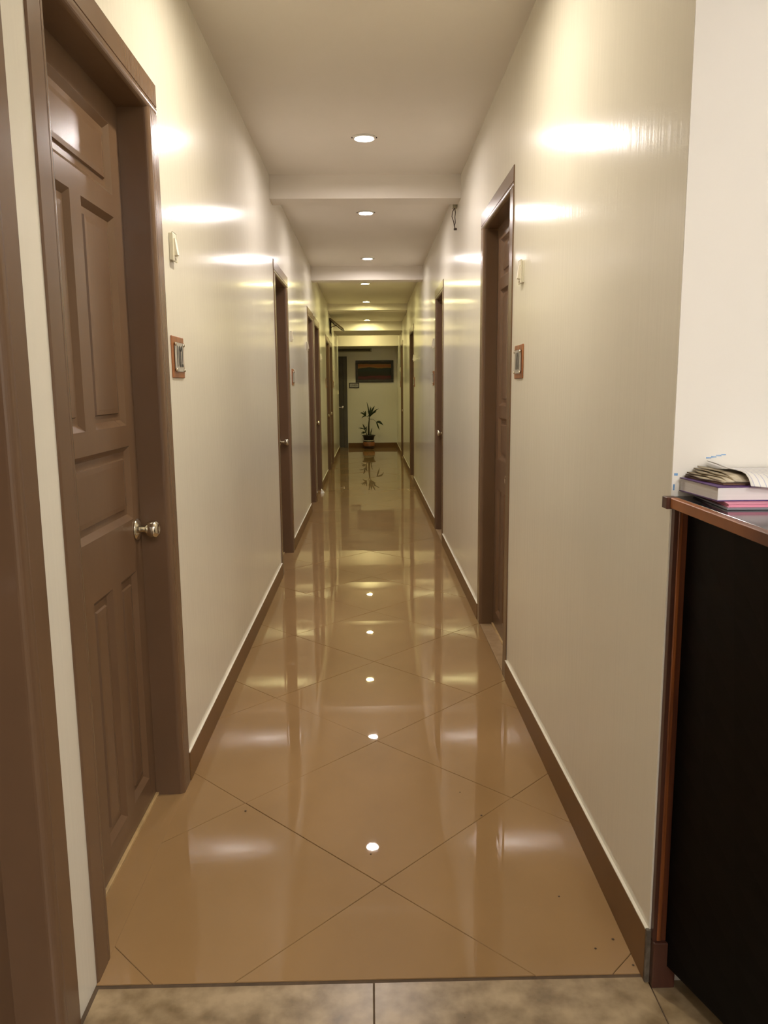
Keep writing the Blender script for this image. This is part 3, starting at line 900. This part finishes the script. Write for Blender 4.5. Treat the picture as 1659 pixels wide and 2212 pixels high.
# ------------------------------------------------------------------ books on the counter
def book(name, label, cat, corners, z0, z1, cover, pages, cov=0.0015):
    """corners: near-left, near-right, far-right, far-left in plan"""
    root = empty(name, (corners[0][0], corners[0][1], z0)); tag(root, label, cat, 'papers stacked on the reception counter')
    c = [Vector((a, b, 0)) for a, b in corners]
    ctr = sum(c, Vector()) / 4
    ins = [ctr + (p - ctr) * 0.985 for p in c]
    zz = lambda pts, z: [(p.x, p.y, z) for p in pts]
    bm = BM(); prism(bm, zz(c, z0), zz(c, z0 + cov)); obj('cover', bm, cover, root)
    bm = BM(); prism(bm, zz(c, z1 - cov), zz(c, z1)); obj('cover', bm, cover, root)
    bm = BM(); prism(bm, zz(ins, z0 + cov), zz(ins, z1 - cov)); obj('page_block', bm, pages, root)
    return root
BZ = CT + 0.0006
book('folder', 'thin grey plastic folder at the bottom of the paper stack', 'folder', [(0.628, 1.345), (0.90, 1.335), (0.90, 1.52), (0.640, 1.52)], BZ, BZ + 0.003, M['book_grey'], M['book_white'])
book('notebook', 'thin pink notebook on the folder under the thick book', 'notebook', [(0.632, 1.352), (0.89, 1.345), (0.89, 1.50), (0.650, 1.50)], BZ + 0.0034, BZ + 0.0105, M['book_pink'], M['book_pink'])
book('thick_book', 'thick white book with purple cover on the pink notebook', 'book', [(0.622, 1.375), (0.90, 1.372), (0.90, 1.522), (0.612, 1.522)], BZ + 0.011, BZ + 0.0375, M['book_purple'], M['book_white'], 0.0018)

lr = empty('ledger', (0.64, 1.39, BZ + 0.038)); tag(lr, 'worn open ledger with curled white pages on top of the stack', 'ledger', 'papers stacked on the reception counter')
lz = BZ + 0.038
bm = BM(); prism(bm, [(0.640, 1.392, lz), (0.90, 1.386, lz), (0.90, 1.522, lz), (0.622, 1.522, lz)], [(0.640, 1.392, lz + 0.003), (0.90, 1.386, lz + 0.003), (0.90, 1.522, lz + 0.003), (0.622, 1.522, lz + 0.003)])
obj('cover', bm, M['book_brown'], lr)
def curled(zoff, x_left, thick, m, name, curl, y_near, droop=0.0):
    """a sheet block whose left edge is ragged and whose near edge curls down"""
    bm = BM()
    nx, ny = 14, 12
    top, bot = [], []
    for i in range(nx + 1):
        rt_, rb_ = [], []
        for j in range(ny + 1):
            s = i / nx
            t = j / ny
            y = y_near + (1.520 - y_near) * t
            xl = x_left + 0.004 * math.sin(9 * t + zoff * 900) + (0.016 * (1 - t))
            x = xl + (0.90 - xl) * s
            z = lz + 0.003 + zoff
            z += curl * math.exp(-((s) / 0.10) ** 2) * (0.3 + 0.9 * t)         # left edge lifts
            if t < 0.30:
                z -= max(0.0, (0.30 - t) / 0.30) ** 2.5 * droop
            rt_.append(bm.verts.new((x, y, z + thick))); rb_.append(bm.verts.new((x, y, z)))
        top.append(rt_); bot.append(rb_)
    for i in range(nx):
        for j in range(ny):
            bm.faces.new((top[i][j], top[i + 1][j], top[i + 1][j + 1], top[i][j + 1])); bm.faces.new((bot[i][j], bot[i][j + 1], bot[i + 1][j + 1], bot[i + 1][j]))
    for i in range(nx):
        bm.faces.new((top[i][0], bot[i][0], bot[i + 1][0], top[i + 1][0])); bm.faces.new((top[i][ny], top[i + 1][ny], bot[i + 1][ny], bot[i][ny]))
    for j in range(ny):
        bm.faces.new((top[0][j], top[0][j + 1], bot[0][j + 1], bot[0][j])); bm.faces.new((top[nx][j], bot[nx][j], bot[nx][j + 1], top[nx][j + 1]))
    obj(name, bm, m, lr, smooth=True)
for k in range(5):
    curled(0.0003 + k * 0.0026, 0.622 + 0.006 * k, 0.0022, M['paper_old'], 'page_block', 0.001 + 0.0012 * k, 1.394 - 0.001 * k, 0.0024 * k)
curled(0.0140, 0.662, 0.0012, M['ruled'], 'open_page', 0.012, 1.366, 0.020)

# ------------------------------------------------------------------ small things on the floor
bm = BM()
for (x, y, s) in ((-0.01, 2.02, 0.006), (0.33, 2.21, 0.007), (0.475, 1.82, 0.005), (0.515, 1.63, 0.006), (0.565, 1.66, 0.007), (-0.40, 2.26, 0.008), (0.585, 1.575, 0.006), (0.28, 2.35, 0.004)):
    s *= 0.5
    lathe(bm, [(0, 0), (s, 0.0002), (s * 0.7, 0.0015), (0, 0.002)], (x, y, 0.0006), (0, 0, 1), 6)
tag(obj('floor_debris', bm, M['grout']), 'tiny dark crumbs of dirt scattered on the polished floor', 'dirt', kind='stuff')
bm = BM()
prism(bm, [(XL + 0.004, 9.60, 0.001), (XL + 0.05, 9.62, 0.001), (XL + 0.05, 9.70, 0.001), (XL + 0.004, 9.69, 0.001)],
      [(XL + 0.01, 9.61, 0.045), (XL + 0.035, 9.63, 0.035), (XL + 0.04, 9.68, 0.02), (XL + 0.008, 9.68, 0.05)])
tag(obj('door_wedge', bm, M['paper']), 'small white wedge on the floor by the paired left doors', 'wedge')
